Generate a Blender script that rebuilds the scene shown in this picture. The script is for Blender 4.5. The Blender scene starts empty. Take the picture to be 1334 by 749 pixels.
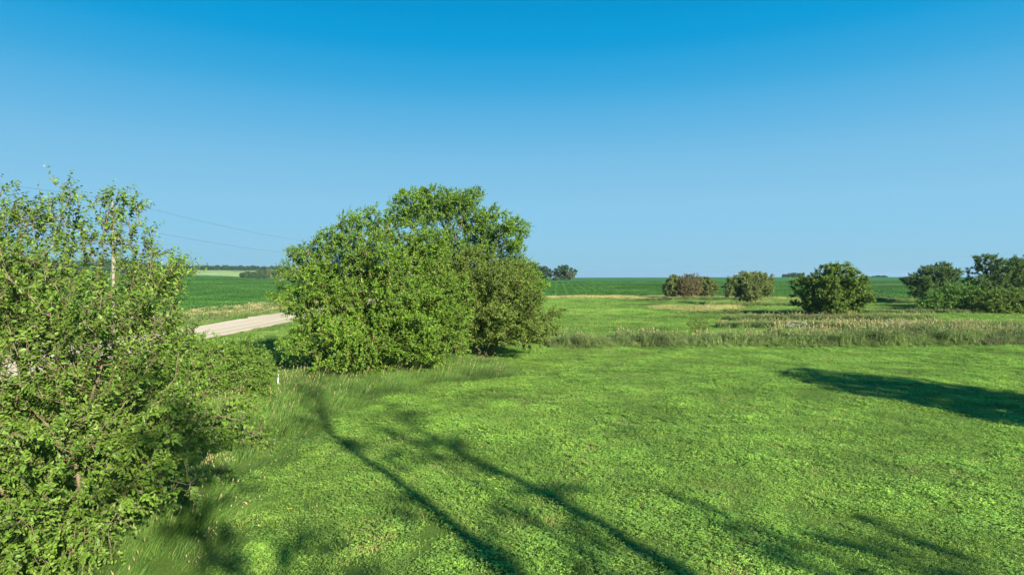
import bpy, math, random
import numpy as np
from mathutils import Vector, kdtree, noise as mnoise
R = math.radians
sc = bpy.context.scene
COL = sc.collection
rng = np.random.default_rng(11)

# ------------------------------------------------------------------ camera
CAMH = 5.5
cd = bpy.data.cameras.new('camera'); cam = bpy.data.objects.new('camera', cd); COL.objects.link(cam)
cam.location = (0, 0, CAMH); cam.rotation_euler = (R(90 - 1.02), 0, 0)
cd.sensor_width = 36; cd.lens = 22; cd.clip_start = 0.1; cd.clip_end = 20000
sc.camera = cam
# ------------------------------------------------------------------ light
SUN_EL, SUN_AZ = 22.0, 148.0            # azimuth clockwise from +Y
sx, sy = math.sin(R(SUN_AZ)), math.cos(R(SUN_AZ))
w = bpy.data.worlds.new('World'); sc.world = w; w.use_nodes = True
nt = w.node_tree; nt.nodes.clear()
sky = nt.nodes.new('ShaderNodeTexSky'); sky.sky_type = 'NISHITA'; sky.sun_disc = False
sky.sun_elevation = R(SUN_EL); sky.sun_rotation = R(SUN_AZ)
sky.air_density = 1.0; sky.dust_density = 0.4; sky.ozone_density = 3.0; sky.altitude = 300
EXPO = 1.3
SKYS = 0.1
tc = nt.nodes.new('ShaderNodeTexCoord'); sx_ = nt.nodes.new('ShaderNodeSeparateXYZ'); rp = nt.nodes.new('ShaderNodeValToRGB')
e = rp.color_ramp.elements; k_ = 2 ** -EXPO
SKYC = [(0.0, (.30, .58, .74)), (.073, (.27, .59, .82)), (.13, (.24, .56, .81)), (.20, (.165, .50, .79)), (.27, (.07, .42, .75)), (.33, (.014, .355, .71)), (.38, (.0, .31, .67)), (.7, (.0, .2, .5)), (1.0, (.0, .15, .42))]
while len(e) > 1: e.remove(e[-1])
rp.color_ramp.interpolation = 'CARDINAL'
e[0].position = 0; e[0].color = (*[c * k_ for c in SKYC[0][1]], 1)
for p, c in SKYC[1:]:
    q = e.new(p); q.color = (*[v * k_ for v in c], 1)
mul = nt.nodes.new('ShaderNodeVectorMath'); mul.operation = 'SCALE'; mul.inputs[3].default_value = 1 / SKYS
mxs = nt.nodes.new('ShaderNodeMix'); mxs.data_type = 'RGBA'; mxs.inputs[0].default_value = .997
bg = nt.nodes.new('ShaderNodeBackground'); bg.inputs['Strength'].default_value = SKYS
wo = nt.nodes.new('ShaderNodeOutputWorld')
nt.links.new(tc.outputs['Generated'], sx_.inputs[0]); nt.links.new(sx_.outputs[2], rp.inputs[0]); nt.links.new(rp.outputs[0], mul.inputs[0])
nt.links.new(sky.outputs[0], mxs.inputs[6]); nt.links.new(mul.outputs[0], mxs.inputs[7]); nt.links.new(mxs.outputs[2], bg.inputs[0]); nt.links.new(bg.outputs[0], wo.inputs[0])
sl = bpy.data.lights.new('sun', 'SUN'); sl.energy = 5.0; sl.angle = R(0.7); sl.color = (1.0, 0.90, 0.72)
so = bpy.data.objects.new('sun', sl); COL.objects.link(so)
so.rotation_euler = Vector((sx * math.cos(R(SUN_EL)), sy * math.cos(R(SUN_EL)), math.sin(R(SUN_EL)))).to_track_quat('Z', 'Y').to_euler()
so.location = (0, 0, 60)
sc.view_settings.view_transform = 'Standard'; sc.view_settings.look = 'None'
sc.view_settings.gamma = 1; sc.view_settings.exposure = EXPO

# ------------------------------------------------------------------ helpers
def tag(o, label=None, cat=None, group=None, kind=None):
    if label: o['label'] = label
    if cat: o['category'] = cat
    if group: o['group'] = group
    if kind: o['kind'] = kind
    return o
def mesh_np(name, V, F, mats, rnd=None, smooth=False, mi=None):
    """V (n,3), F (m,k) with constant k"""
    V = np.asarray(V, np.float32); F = np.asarray(F, np.int32)
    m = bpy.data.meshes.new(name); k = F.shape[1]
    m.vertices.add(len(V)); m.vertices.foreach_set('co', V.ravel())
    m.loops.add(F.size); m.loops.foreach_set('vertex_index', F.ravel())
    m.polygons.add(len(F)); m.polygons.foreach_set('loop_start', np.arange(0, F.size, k, dtype=np.int32))
    try: m.polygons.foreach_set('loop_total', np.full(len(F), k, np.int32))
    except Exception: pass
    if mi is not None: m.polygons.foreach_set('material_index', np.asarray(mi, np.int32))
    m.polygons.foreach_set('use_smooth', np.full(len(F), smooth))
    for t in (mats if isinstance(mats, (list, tuple)) else [mats]): m.materials.append(t)
    if rnd is not None:
        a = m.attributes.new('rnd', 'FLOAT', 'FACE'); a.data.foreach_set('value', np.asarray(rnd, np.float32))
    m.update(calc_edges=True)
    return m
def link(name, data, parent=None, loc=None):
    o = bpy.data.objects.new(name, data); COL.objects.link(o)
    if parent: o.parent = parent
    if loc is not None: o.location = loc
    return o
def sm(a, b, x): t = np.clip((x - a) / (b - a), 0, 1); return t * t * (3 - 2 * t)
def unit(v): return v / np.maximum(np.linalg.norm(v, axis=-1, keepdims=True), 1e-9)
_ph = np.random.default_rng(5).uniform(0, 6.28, (64, 3))
def wob(x, y, scale, n=6, seed=0):
    """cheap smooth 2-D noise, about -1..1"""
    s = 0
    for i in range(n):
        a = _ph[(seed * 7 + i) % 64]
        k = (1 + 0.45 * i) / scale
        s = s + np.sin(k * (x * math.cos(a[0]) + y * math.sin(a[0])) + a[1] + 1.3 * np.sin(k * .6 * (y * math.cos(a[0]) - x * math.sin(a[0])) + a[2]))
    return s / n * 1.6

# ------------------------------------------------------------------ terrain
PXW = 815.0
def gy(px, pts): return np.interp(px, [p[0] for p in pts], [p[1] for p in pts])
RIDGE1 = [(-3000, 357), (0, 357), (200, 358), (300, 360), (380, 365.5), (600, 365), (700, 362.6), (760, 362), (1000, 361.4), (1334, 361), (4000, 361)]
RIDGE2 = [(-3000, 352), (120, 351), (330, 353), (430, 358), (600, 361), (700, 363.5), (1334, 363.5), (4000, 363.5)]
def H(x, y):
    x = np.asarray(x, float); y = np.asarray(y, float)
    r = np.hypot(x, y)
    px = 667 + PXW * x / np.maximum(y, np.abs(x) * .3 + 1e-3)
    zr = 560.0
    h1 = CAMH + (360 - gy(px, RIDGE1)) / PXW * zr
    h2 = CAMH + (360 - gy(px, RIDGE2)) / PXW * 1000
    fr = sm(-50, 120, y)
    a = sm(90, zr, y) * .85 + .15 * np.clip((y - 90) / (zr - 90), 0, 1)
    h = h1 * a
    h = h + (h2 - h1) * sm(zr, 1000, y) - 6 * np.exp(-((y - 740) / 90.) ** 2) - 30 * sm(1200, 5000, y)
    h = h * fr
    h = h + 0.10 * wob(x, y, 9, 5, 1) * sm(3, 20, r) * (1 - .7 * sm(150, 400, r)) + .25 * wob(x, y, 60, 4, 2) * sm(60, 120, r) * (1 - sm(400, 520, r))
    # gravel road grade and its ditches
    d = np.abs(x + 29.3)
    h = h + 0.30 * (1 - sm(4.0, 8.0, d)) - .30 * np.exp(-((d - 9.0) / 2.2) ** 2)
    return h
def zoff(x, y, dz=0.0): return H(x, y) + dz
def at(px, y, dz=0.0):
    X = (px - 667) / PXW * y
    return (X, y, float(H(X, y)) + dz)

# ------------------------------------------------------------------ material helpers
class NT:
    def __init__(s, name):
        s.m = bpy.data.materials.new(name); s.m.use_nodes = True
        s.t = s.m.node_tree; s.t.nodes.clear(); s.out = s.t.nodes.new('ShaderNodeOutputMaterial')
    def n(s, typ, **kw):
        o = s.t.nodes.new(typ)
        for k, v in kw.items():
            if hasattr(o, k): setattr(o, k, v)
            else: o.inputs[k.replace('_', ' ')].default_value = v
        return o
    def l(s, a, b): s.t.links.new(a, b)
    def noise(s, scale, detail=4, rough=.55, vec=None, dist=0):
        o = s.n('ShaderNodeTexNoise'); o.inputs['Scale'].default_value = scale; o.inputs['Detail'].default_value = detail
        o.inputs['Roughness'].default_value = rough; o.inputs['Distortion'].default_value = dist
        s.l(vec if vec is not None else s.pos(), o.inputs['Vector']); return o.outputs['Fac']
    def pos(s):
        if not hasattr(s, '_p'): s._p = s.n('ShaderNodeNewGeometry').outputs['Position']
        return s._p
    def ramp(s, fac, stops):
        o = s.n('ShaderNodeValToRGB'); e = o.color_ramp.elements
        while len(e) > 1: e.remove(e[-1])
        e[0].position = stops[0][0]; e[0].color = (*stops[0][1], 1)
        for p, c in stops[1:]:
            q = e.new(p); q.color = (*c, 1)
        s.l(fac, o.inputs[0]); return o.outputs[0]
    def mix(s, fac, a, b, mode='MIX'):
        o = s.n('ShaderNodeMix'); o.data_type = 'RGBA'; o.blend_type = mode
        if isinstance(fac, (int, float)): o.inputs[0].default_value = fac
        else: s.l(fac, o.inputs[0])
        for i, v in ((6, a), (7, b)):
            if isinstance(v, tuple): o.inputs[i].default_value = (*v, 1)
            else: s.l(v, o.inputs[i])
        return o.outputs[2]
    def math(s, op, a, b=0, c=0, clamp=False):
        o = s.n('ShaderNodeMath'); o.operation = op; o.use_clamp = clamp
        for i, v in enumerate((a, b, c)):
            if isinstance(v, (int, float)): o.inputs[i].default_value = v
            else: s.l(v, o.inputs[i])
        return o.outputs[0]
    def surf(s, col, rough=.6, spec=.3, trans=0, bump=None, bstr=.3, bdist=.05, tcol=None):
        p = s.n('ShaderNodeBsdfPrincipled'); p.inputs['Roughness'].default_value = rough
        p.inputs['Specular IOR Level'].default_value = spec
        if isinstance(col, tuple): p.inputs['Base Color'].default_value = (*col, 1)
        else: s.l(col, p.inputs['Base Color'])
        if bump is not None:
            b = s.n('ShaderNodeBump'); b.inputs['Strength'].default_value = bstr; b.inputs['Distance'].default_value = bdist
            s.l(bump, b.inputs['Height']); s.l(b.outputs[0], p.inputs['Normal'])
        res = p.outputs[0]
        if trans:
            t = s.n('ShaderNodeBsdfTranslucent')
            c2 = s.mix(1.0, col, tcol or (1.25, 1.3, .55), 'MULTIPLY'); s.l(c2, t.inputs[0])
            m = s.n('ShaderNodeMixShader'); m.inputs[0].default_value = trans
            s.l(res, m.inputs[1]); s.l(t.outputs[0], m.inputs[2]); res = m.outputs[0]
        s.l(res, s.out.inputs[0]); return s.m

def leaf_mat(name, c1, c2, c3=None, trans=.3, patch=1.2, spec=.35, rough=.5, inst=False, pmix=.5):
    t = NT(name)
    a = t.n('ShaderNodeAttribute'); a.attribute_name = 'rnd'
    f = a.outputs['Fac']
    if inst:
        oi = t.n('ShaderNodeObjectInfo'); f = t.math('ADD', t.math('MULTIPLY', f, .7), t.math('MULTIPLY', oi.outputs['Random'], .3))
    stops = [(0, c1), (.85, c2)]
    if c3: stops += [(.93, c2), (1.0, c3)]
    col = t.ramp(f, stops)
    n = t.noise(patch, 3)
    k = t.math('MULTIPLY_ADD', n, 2 * pmix, 1 - pmix)
    cc = t.n('ShaderNodeCombineColor'); t.l(k, cc.inputs[0]); t.l(k, cc.inputs[1]); t.l(k, cc.inputs[2])
    col = t.mix(1.0, col, cc.outputs[0], 'MULTIPLY')
    return t.surf(col, rough, spec, trans)

def bark_mat(name, c1, c2, sc_=9):
    t = NT(name)
    mp = t.n('ShaderNodeMapping'); mp.inputs['Scale'].default_value = (1, 1, .25); t.l(t.pos(), mp.inputs[0])
    n = t.noise(sc_, 6, .65, mp.outputs[0])
    return t.surf(t.ramp(n, [(.3, c1), (.7, c2)]), .9, .1, 0, n, .6, .03)

M_bark = bark_mat('grey_bark', (.09, .065, .045), (.26, .21, .15))
M_bark_red = bark_mat('reddish_bark', (.20, .12, .075), (.44, .30, .19))
M_bark_dark = bark_mat('dark_bark', (.05, .04, .03), (.13, .10, .075))
M_mulb = leaf_mat('mulberry_leaf', (.042, .11, .014), (.165, .275, .036), (.36, .38, .14), .26, .9, .35, .48, False, .5)
M_big = leaf_mat('broad_leaf', (.036, .095, .012), (.155, .275, .026), (.28, .37, .07), .24, .5, .35, .5, False, .45)
M_olive = leaf_mat('olive_leaf', (.045, .09, .015), (.155, .22, .036), (.24, .27, .08), .24, .5, .3, .5, False, .5)
M_tall = leaf_mat('fine_leaf', (.05, .12, .016), (.16, .28, .035), None, .26, .4)
M_mid = leaf_mat('mid_leaf', (.045, .10, .018), (.15, .23, .04), (.22, .24, .07), .26, .4, .25)
M_olive2 = leaf_mat('dusty_leaf', (.10, .15, .045), (.20, .25, .085), (.26, .24, .11), .28, .4, .2)
M_brown = leaf_mat('rusty_leaf', (.08, .085, .035), (.20, .16, .08), (.28, .2, .13), .2, .4, .2)
M_dark = leaf_mat('deep_green_leaf', (.035, .085, .025), (.11, .185, .05), (.15, .22, .07), .25, .35, .25)
M_vine = leaf_mat('vine_leaf', (.05, .14, .022), (.14, .26, .05), None, .25, .35, .25)
M_far = leaf_mat('far_leaf', (.035, .09, .04), (.09, .155, .065), None, .2, .05, .15)
M_farpale = leaf_mat('far_pale_leaf', (.08, .11, .06), (.15, .19, .09), None, .2, .05)
t = NT('berry'); M_berry = t.surf((.13, .03, .022), .4, .4)

# ------------------------------------------------------------------ ground material (one terrain sheet, zones by position)
t = NT('meadow_ground')
g = t.ramp(t.noise(.7, 6, .6), [(.25, (.06, .12, .02)), (.5, (.11, .20, .035)), (.75, (.19, .26, .07))])
g2 = t.ramp(t.noise(.05, 5, .6), [(.35, (.5, .65, .5)), (.65, (1.15, 1.1, 1.0))])
g = t.mix(1.0, g, g2, 'MULTIPLY')
fine = t.noise(22, 5, .7)
g = t.mix(.55, g, t.ramp(fine, [(.3, (.01, .03, .006)), (.7, (.17, .27, .05))]))
M_ground = t.surf(g, .95, .1, 0, fine, .6, .05)

t = NT('soybean_canopy')
mp = t.n('ShaderNodeMapping'); mp.inputs['Scale'].default_value = (.02, .5, 1); mp.inputs['Rotation'].default_value = (0, 0, R(8)); t.l(t.pos(), mp.inputs[0])
rows = t.noise(1.6, 3, .6, mp.outputs[0])
n = t.noise(1.2, 6, .7)
n2 = t.noise(.02, 4, .55)
c = t.ramp(n, [(.3, (.026, .11, .035)), (.7, (.058, .21, .058))])
c = t.mix(1.0, c, t.ramp(rows, [(.35, (.72, .78, .75)), (.65, (1.18, 1.15, 1.1))]), 'MULTIPLY')
c = t.mix(1.0, c, t.ramp(n2, [(.3, (.85, .9, .95)), (.7, (1.25, 1.12, 1.0))]), 'MULTIPLY')
M_soyground = t.surf(c, .9, .15, 0, n, .8, .3)

t = NT('gravel')
n = t.noise(3.0, 6, .7); nf = t.noise(40, 4, .7)
mp = t.n('ShaderNodeMapping'); mp.inputs['Scale'].default_value = (1.1, .03, 1); t.l(t.pos(), mp.inputs[0])
tr = t.noise(1.0, 2, .5, mp.outputs[0])
c = t.ramp(n, [(.3, (.54, .44, .29)), (.7, (.68, .58, .42))])
c = t.mix(.5, c, t.ramp(tr, [(.4, (.46, .37, .24)), (.6, (.74, .64, .46))]))
c = t.mix(.25, c, t.ramp(nf, [(.35, (.35, .29, .22)), (.7, (.78, .7, .58))]))
M_gravel = t.surf(c, .95, .1, 0, nf, .5, .02)

t = NT('pale_farm_field')
n = t.noise(.02, 4, .6, None, .6)
M_pale = t.surf(t.ramp(n, [(.38, (.10, .20, .07)), (.5, (.24, .36, .12)), (.68, (.34, .42, .17))]), .95, .1)
t = NT('field_margin_grass')
n = t.noise(.15, 5, .6)
M_margin = t.surf(t.ramp(n, [(.35, (.10, .16, .04)), (.65, (.27, .26, .11))]), .95, .1)

# ------------------------------------------------------------------ terrain sheets
def polar():
    fa = np.concatenate([np.linspace(-60, 60, 361), np.linspace(62, 298, 119)])
    ang = np.radians(fa)
    rr = np.concatenate([[0.01, 0.6], np.geomspace(2.5, 700, 190), np.linspace(715, 1400, 46), np.geomspace(1500, 7000, 14)])
    A, Q = np.meshgrid(ang, rr)
    X = Q * np.sin(A); Y = Q * np.cos(A)
    Z = H(X, Y)
    V = np.stack([X, Y, Z], -1).reshape(-1, 3)
    na, nr = len(ang), len(rr)
    i, j = np.meshgrid(np.arange(nr - 1), np.arange(na), indexing='ij')
    j2 = (j + 1) % na
    F = np.stack([i * na + j, i * na + j2, (i + 1) * na + j2, (i + 1) * na + j], -1).reshape(-1, 4)
    return V, F
V, F = polar()
gm = mesh_np('ground', V, F[:, ::-1], M_ground, smooth=True)
ground = tag(link('ground', gm), kind='structure')
def sheet(name, x0f, x1f, ys, nx, dz, mat, wobble=0, seed=3, kind='structure'):
    """strip between x0f(y) and x1f(y) following the terrain"""
    ys = np.asarray(ys, float); X0 = x0f(ys) + wobble * wob(ys, ys * 0, 2.5, 6, seed); X1 = x1f(ys) + wobble * wob(ys, ys * 0, 2.1, 6, seed + 1)
    u = np.linspace(0, 1, nx)
    X = X0[:, None] * (1 - u) + X1[:, None] * u; Y = np.repeat(ys[:, None], nx, 1)
    Z = H(X, Y) + dz
    V = np.stack([X, Y, Z], -1).reshape(-1, 3)
    i, j = np.meshgrid(np.arange(len(ys) - 1), np.arange(nx - 1), indexing='ij')
    F = np.stack([i * nx + j, i * nx + j + 1, (i + 1) * nx + j + 1, (i + 1) * nx + j], -1).reshape(-1, 4)
    o = link(name, mesh_np(name, V, F, mat, smooth=True))
    if kind: tag(o, kind=kind)
    return o
cst = lambda v: (lambda y: np.full_like(y, v))
sheet('gravel_road', cst(-33.2), cst(-25.4), np.concatenate([np.arange(-60, 140, .4), np.arange(140, 560, 3)]), 14, .035, M_gravel, .22)
# soybean fields: sheets slightly above the terrain. left of the road / beyond the meadow on the right
SOY_R = lambda x: 156 + .02 * (x - 16) - np.clip((x - 30) * .42, 0, 27)       # near edge of the right-hand field
def grid_sheet(name, xs, ys, zfun, mat, nearedge=None, smooth=True):
    X, Y = np.meshgrid(xs, ys)
    if nearedge is not None:
        u = (Y - Y[0, 0]) / (Y[-1, 0] - Y[0, 0]); ne = nearedge(X); Y = ne * (1 - u) + Y[-1, 0] * u
    Z = zfun(X, Y); V = np.stack([X, Y, Z], -1).reshape(-1, 3); nx, ny = len(xs), len(ys)
    i, j = np.meshgrid(np.arange(ny - 1), np.arange(nx - 1), indexing='ij')
    F = np.stack([i * nx + j, i * nx + j + 1, (i + 1) * nx + j + 1, (i + 1) * nx + j], -1).reshape(-1, 4)
    return tag(link(name, mesh_np(name, V, F, mat, smooth=smooth)), kind='structure')
grid_sheet('soybean_field', np.arange(-21, 620, 4.), np.concatenate([np.arange(0, 260, 2.5), np.arange(260, 481, 6)]) + 150,
           lambda X, Y: H(X, Y) + .25, M_soyground, SOY_R)
grid_sheet('soybean_field', np.concatenate([np.arange(-560, -120, 6.), np.arange(-120, -47, 2)]), np.concatenate([np.arange(-40, 300, 3), np.arange(300, 630, 6.)]),
           lambda X, Y: H(X, Y) + .25, M_soyground)
grid_sheet('pale_farm_field', np.arange(-640, -330, 6.), np.arange(760, 1010, 6.), lambda X, Y: H(X, Y) + .5, M_pale)
grid_sheet('field_margin', np.arange(150, 420, 4.), np.arange(0, 9, 1.5) + 262, lambda X, Y: H(X, Y) + .75, M_margin)

# ------------------------------------------------------------------ scatter (geometry nodes, one object of stuff each)
def scatter(name, protos, P, rotz, scl, idx, tilt=None):
    pc = bpy.data.collections.new(name + '_sources')
    for i, m in enumerate(protos):
        o = bpy.data.objects.new('%s_source_%s' % (name, 'abcdefghij'[i]), m); pc.objects.link(o)
    n = len(P); m = bpy.data.meshes.new(name); m.vertices.add(n); m.vertices.foreach_set('co', np.asarray(P, np.float32).ravel())
    rot = np.zeros((n, 3), np.float32); rot[:, 2] = rotz
    if tilt is not None: rot[:, :2] = tilt
    a = m.attributes.new('rot', 'FLOAT_VECTOR', 'POINT'); a.data.foreach_set('vector', rot.ravel())
    s = np.asarray(scl, np.float32)
    if s.ndim == 1: s = np.repeat(s[:, None], 3, 1)
    a = m.attributes.new('scl', 'FLOAT_VECTOR', 'POINT'); a.data.foreach_set('vector', s.ravel())
    a = m.attributes.new('pick', 'INT', 'POINT'); a.data.foreach_set('value', np.asarray(idx, np.int32))
    o = link(name, m); tag(o, kind='stuff')
    ng = bpy.data.node_groups.new(name, 'GeometryNodeTree')
    ng.interface.new_socket('Geometry', in_out='INPUT', socket_type='NodeSocketGeometry')
    ng.interface.new_socket('Geometry', in_out='OUTPUT', socket_type='NodeSocketGeometry')
    N = ng.nodes.new; gi = N('NodeGroupInput'); go = N('NodeGroupOutput'); ip = N('GeometryNodeInstanceOnPoints')
    ci = N('GeometryNodeCollectionInfo'); ci.inputs['Collection'].default_value = pc; ci.inputs['Separate Children'].default_value = True; ci.inputs['Reset Children'].default_value = True
    ip.inputs['Pick Instance'].default_value = True
    def na_(nm, ty):
        q = N('GeometryNodeInputNamedAttribute'); q.data_type = ty; q.inputs['Name'].default_value = nm
        return next(s for s in q.outputs if s.enabled and s.name == 'Attribute')
    L = ng.links.new
    L(gi.outputs[0], ip.inputs['Points']); L(ci.outputs[0], ip.inputs['Instance'])
    L(na_('rot', 'FLOAT_VECTOR'), ip.inputs['Rotation']); L(na_('scl', 'FLOAT_VECTOR'), ip.inputs['Scale']); L(na_('pick', 'INT'), ip.inputs['Instance Index'])
    L(ip.outputs[0], go.inputs[0])
    md = o.modifiers.new('scatter', 'NODES'); md.node_group = ng
    return o

def blades(n, rad, hmin, hmax, wid, lean, leandir=None, segs=2, r=None, clump=0, square=False):
    """n grass blades in a disc; returns V,F(tris),rnd"""
    r = r or rng
    a = r.uniform(0, 2 * np.pi, n); q = rad * np.sqrt(r.uniform(0, 1, n)); bx = q * np.cos(a); by = q * np.sin(a)
    if clump:
        ca = r.uniform(-rad, rad, (clump, 2)) * .8; ci = r.integers(0, clump, n)
        bx = ca[ci, 0] + r.normal(0, rad * .12, n); by = ca[ci, 1] + r.normal(0, rad * .12, n)
    h = r.uniform(hmin, hmax, n); la = r.uniform(0, 2 * np.pi, n)
    lv = np.stack([np.cos(la), np.sin(la)], 1) * (lean * r.uniform(.2, 1, n))[:, None]
    if leandir is not None: lv = lv * .45 + np.array(leandir) * r.uniform(.5, 1.2, n)[:, None]
    wa = r.uniform(0, np.pi, n); W = np.stack([np.cos(wa), np.sin(wa), np.zeros(n)], 1) * (wid * r.uniform(.6, 1.2, n))[:, None] / 2
    base = np.stack([bx, by, np.full(n, -.02)], 1); rows = []
    for k in range(segs):
        u = k / segs
        c = base + np.stack([lv[:, 0] * h * u * u, lv[:, 1] * h * u * u, h * (u - .25 * u * u * np.hypot(lv[:, 0], lv[:, 1]))], 1)
        ww = W * (1 - .5 * u); rows += [c - ww, c + ww]
    tip = base + np.stack([lv[:, 0] * h, lv[:, 1] * h, h * (1 - .25 * np.hypot(lv[:, 0], lv[:, 1]))], 1)
    rows.append(tip)
    V = np.stack(rows, 1); m = 2 * segs + 1; o = (np.arange(n) * m)[:, None]; F = []
    for k in range(segs - 1):
        F += [o + [[2 * k, 2 * k + 1, 2 * k + 3]], o + [[2 * k, 2 * k + 3, 2 * k + 2]]]
    F.append(o + [[2 * segs - 2, 2 * segs - 1, 2 * segs]])
    F = np.stack(F, 1).reshape(-1, 3); rnd = np.repeat(r.uniform(0, 1, n), len(F) // n)
    return V.reshape(-1, 3), F, rnd, tip
def leaves_np(P, A, Nn, ln, wd, fold=.18, r=None):
    """folded rhombic leaves: base P, axis A, normal Nn, length, width -> V,F (2 tris each)"""
    A = unit(A); B = unit(np.cross(A, Nn)); N2 = unit(np.cross(B, A))
    ln = np.asarray(ln)[:, None]; wd = np.asarray(wd)[:, None]
    mid = P + A * ln * .42
    v = np.stack([P, mid + B * wd * .5 + N2 * wd * fold, P + A * ln - N2 * ln * .08, mid - B * wd * .5 + N2 * wd * fold], 1)
    n = len(P); o = (np.arange(n) * 4)[:, None]
    F = np.stack([o + [[0, 1, 2]], o + [[0, 2, 3]]], 1).reshape(-1, 3)
    return v.reshape(-1, 3), F
def ovate_np(P, A, Nn, ln, wd):
    """larger ovate leaves, 6 tris each with a midrib fold and a drooping tip"""
    A = unit(A); B = unit(np.cross(A, Nn)); N2 = unit(np.cross(B, A)); ln = np.asarray(ln)[:, None]; wd = np.asarray(wd)[:, None]
    q = lambda u, s, z: P + A * ln * u + B * wd * s + N2 * ln * z
    v = np.stack([P, q(.3, .5, .08), q(.68, .36, .03), q(1, 0, -.14), q(.68, -.36, .03), q(.3, -.5, .08), q(.45, 0, -.02)], 1)
    o = (np.arange(len(P)) * 7)[:, None]
    F = np.stack([o + [[0, 1, 6]], o + [[1, 2, 6]], o + [[2, 3, 6]], o + [[3, 4, 6]], o + [[4, 5, 6]], o + [[5, 0, 6]]], 1).reshape(-1, 3)
    return v.reshape(-1, 3), F
def merge(*parts):
    Vs, Fs, Rs, Ms = [], [], [], []; o = 0
    for i, (V, F, rnd, mi) in enumerate(parts):
        Vs.append(V); Fs.append(F + o); o += len(V); Rs.append(rnd); Ms.append(np.full(len(F), mi))
    return np.vstack(Vs), np.vstack(Fs), np.concatenate(Rs), np.concatenate(Ms)

def grass_mat(name, c1, c2, c3, p1=.35, p2=1.8, k=(.55, 1.35), trans=.3, tan=None):
    t = NT(name)
    a = t.n('ShaderNodeAttribute'); a.attribute_name = 'rnd'; oi = t.n('ShaderNodeObjectInfo')
    f = t.math('ADD', t.math('MULTIPLY', a.outputs['Fac'], .75), t.math('MULTIPLY', oi.outputs['Random'], .25))
    col = t.ramp(f, [(0, c1), (.55, c2), (.88, c2), (1, c3)])
    n1 = t.noise(p1, 4, .6); n2 = t.noise(p2, 4, .6)
    col = t.mix(1, col, t.ramp(n1, [(.34, (k[0],) * 3), (.66, (k[1], k[1] * .98, k[1] * .9))]), 'MULTIPLY')
    col = t.mix(.8, col, t.ramp(n2, [(.32, (.6, .68, .65)), (.66, (1.3, 1.2, 1.1))]), 'MULTIPLY')
    if tan:
        n3 = t.noise(.3, 6, .7, None, 1.2)
        m = t.ramp(n3, [(tan[0], (0, 0, 0)), (tan[0] + .12, (1, 1, 1))])
        sp = t.n('ShaderNodeSeparateColor'); t.l(m, sp.inputs[0])
        col = t.mix(t.math('MULTIPLY', sp.outputs[0], .75), col, tan[1])
    return t.surf(col, .55, .25, trans)
M_lawn = grass_mat('mown_grass', (.11, .20, .045), (.30, .47, .115), (.66, .58, .34), .2, 1.6, (.62, 1.2), .3, (.52, (.50, .42, .19)))
M_clover = grass_mat('clover_leaf', (.105, .26, .05), (.31, .54, .105), (.52, .64, .20), .3, 1.8, (.58, 1.2), .26)
M_long = grass_mat('long_grass', (.045, .13, .03), (.15, .28, .06), (.26, .33, .12), .25, .9, (.55, 1.2), .28, (.64, (.32, .30, .13)))
M_reed = grass_mat('reed_leaf', (.055, .13, .045), (.19, .30, .10), (.34, .36, .18), .3, 1.1, (.6, 1.3), .22)
M_seed = grass_mat('seed_head', (.30, .27, .13), (.46, .42, .24), (.58, .52, .34), .2, 1.0, (.7, 1.1), .2)
M_meadow = grass_mat('meadow_grass', (.06, .16, .03), (.17, .32, .065), (.36, .40, .15), .06, .3, (.6, 1.25), .28, (.54, (.31, .34, .12)))
M_tanmeadow = grass_mat('dry_meadow_grass', (.24, .27, .10), (.46, .45, .21), (.62, .56, .32), .06, .35, (.75, 1.15), .3)
M_soy = grass_mat('soybean_leaf', (.03, .10, .024), (.085, .215, .045), (.15, .29, .07), .03, .12, (.75, 1.25), .2)
M_white = NT('white_umbel').surf((.75, .74, .66), .8, .1)
M_yellow = NT('yellow_flower').surf((.7, .5, .03), .7, .1)
M_rust = grass_mat('rust_stalk', (.22, .12, .07), (.36, .22, .14), (.42, .3, .2), .2, 1.0, (.8, 1.15), .1)

def clovers(n, rad, hmin, hmax, size, r=None, clump=0):
    r = r or rng
    a = r.uniform(0, 2 * np.pi, n); q = rad * np.sqrt(r.uniform(0, 1, n)); X = q * np.cos(a); Y = q * np.sin(a)
    if clump:
        c = r.uniform(-rad, rad, (clump, 2)) * .75; ci = r.integers(0, clump, n)
        X = c[ci, 0] + r.normal(0, rad * .13, n); Y = c[ci, 1] + r.normal(0, rad * .13, n)
    Z = r.uniform(hmin, hmax, n)
    P = np.repeat(np.stack([X, Y, Z], 1), 3, 0); th = r.uniform(0, 6.28, n)[:, None] + np.array([0, 2.09, 4.19])
    th = th.ravel(); A = np.stack([np.cos(th), np.sin(th), r.uniform(-.35, .45, 3 * n)], 1)
    N_ = np.stack([r.normal(0, .25, 3 * n), r.normal(0, .25, 3 * n), np.ones(3 * n)], 1)
    s = np.repeat(r.uniform(.6, 1.25, n) * size, 3)
    V, F = leaves_np(P, A, N_, s, s * .85, .1); return V, F, np.repeat(np.repeat(r.uniform(0, 1, n), 3), 2)

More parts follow.
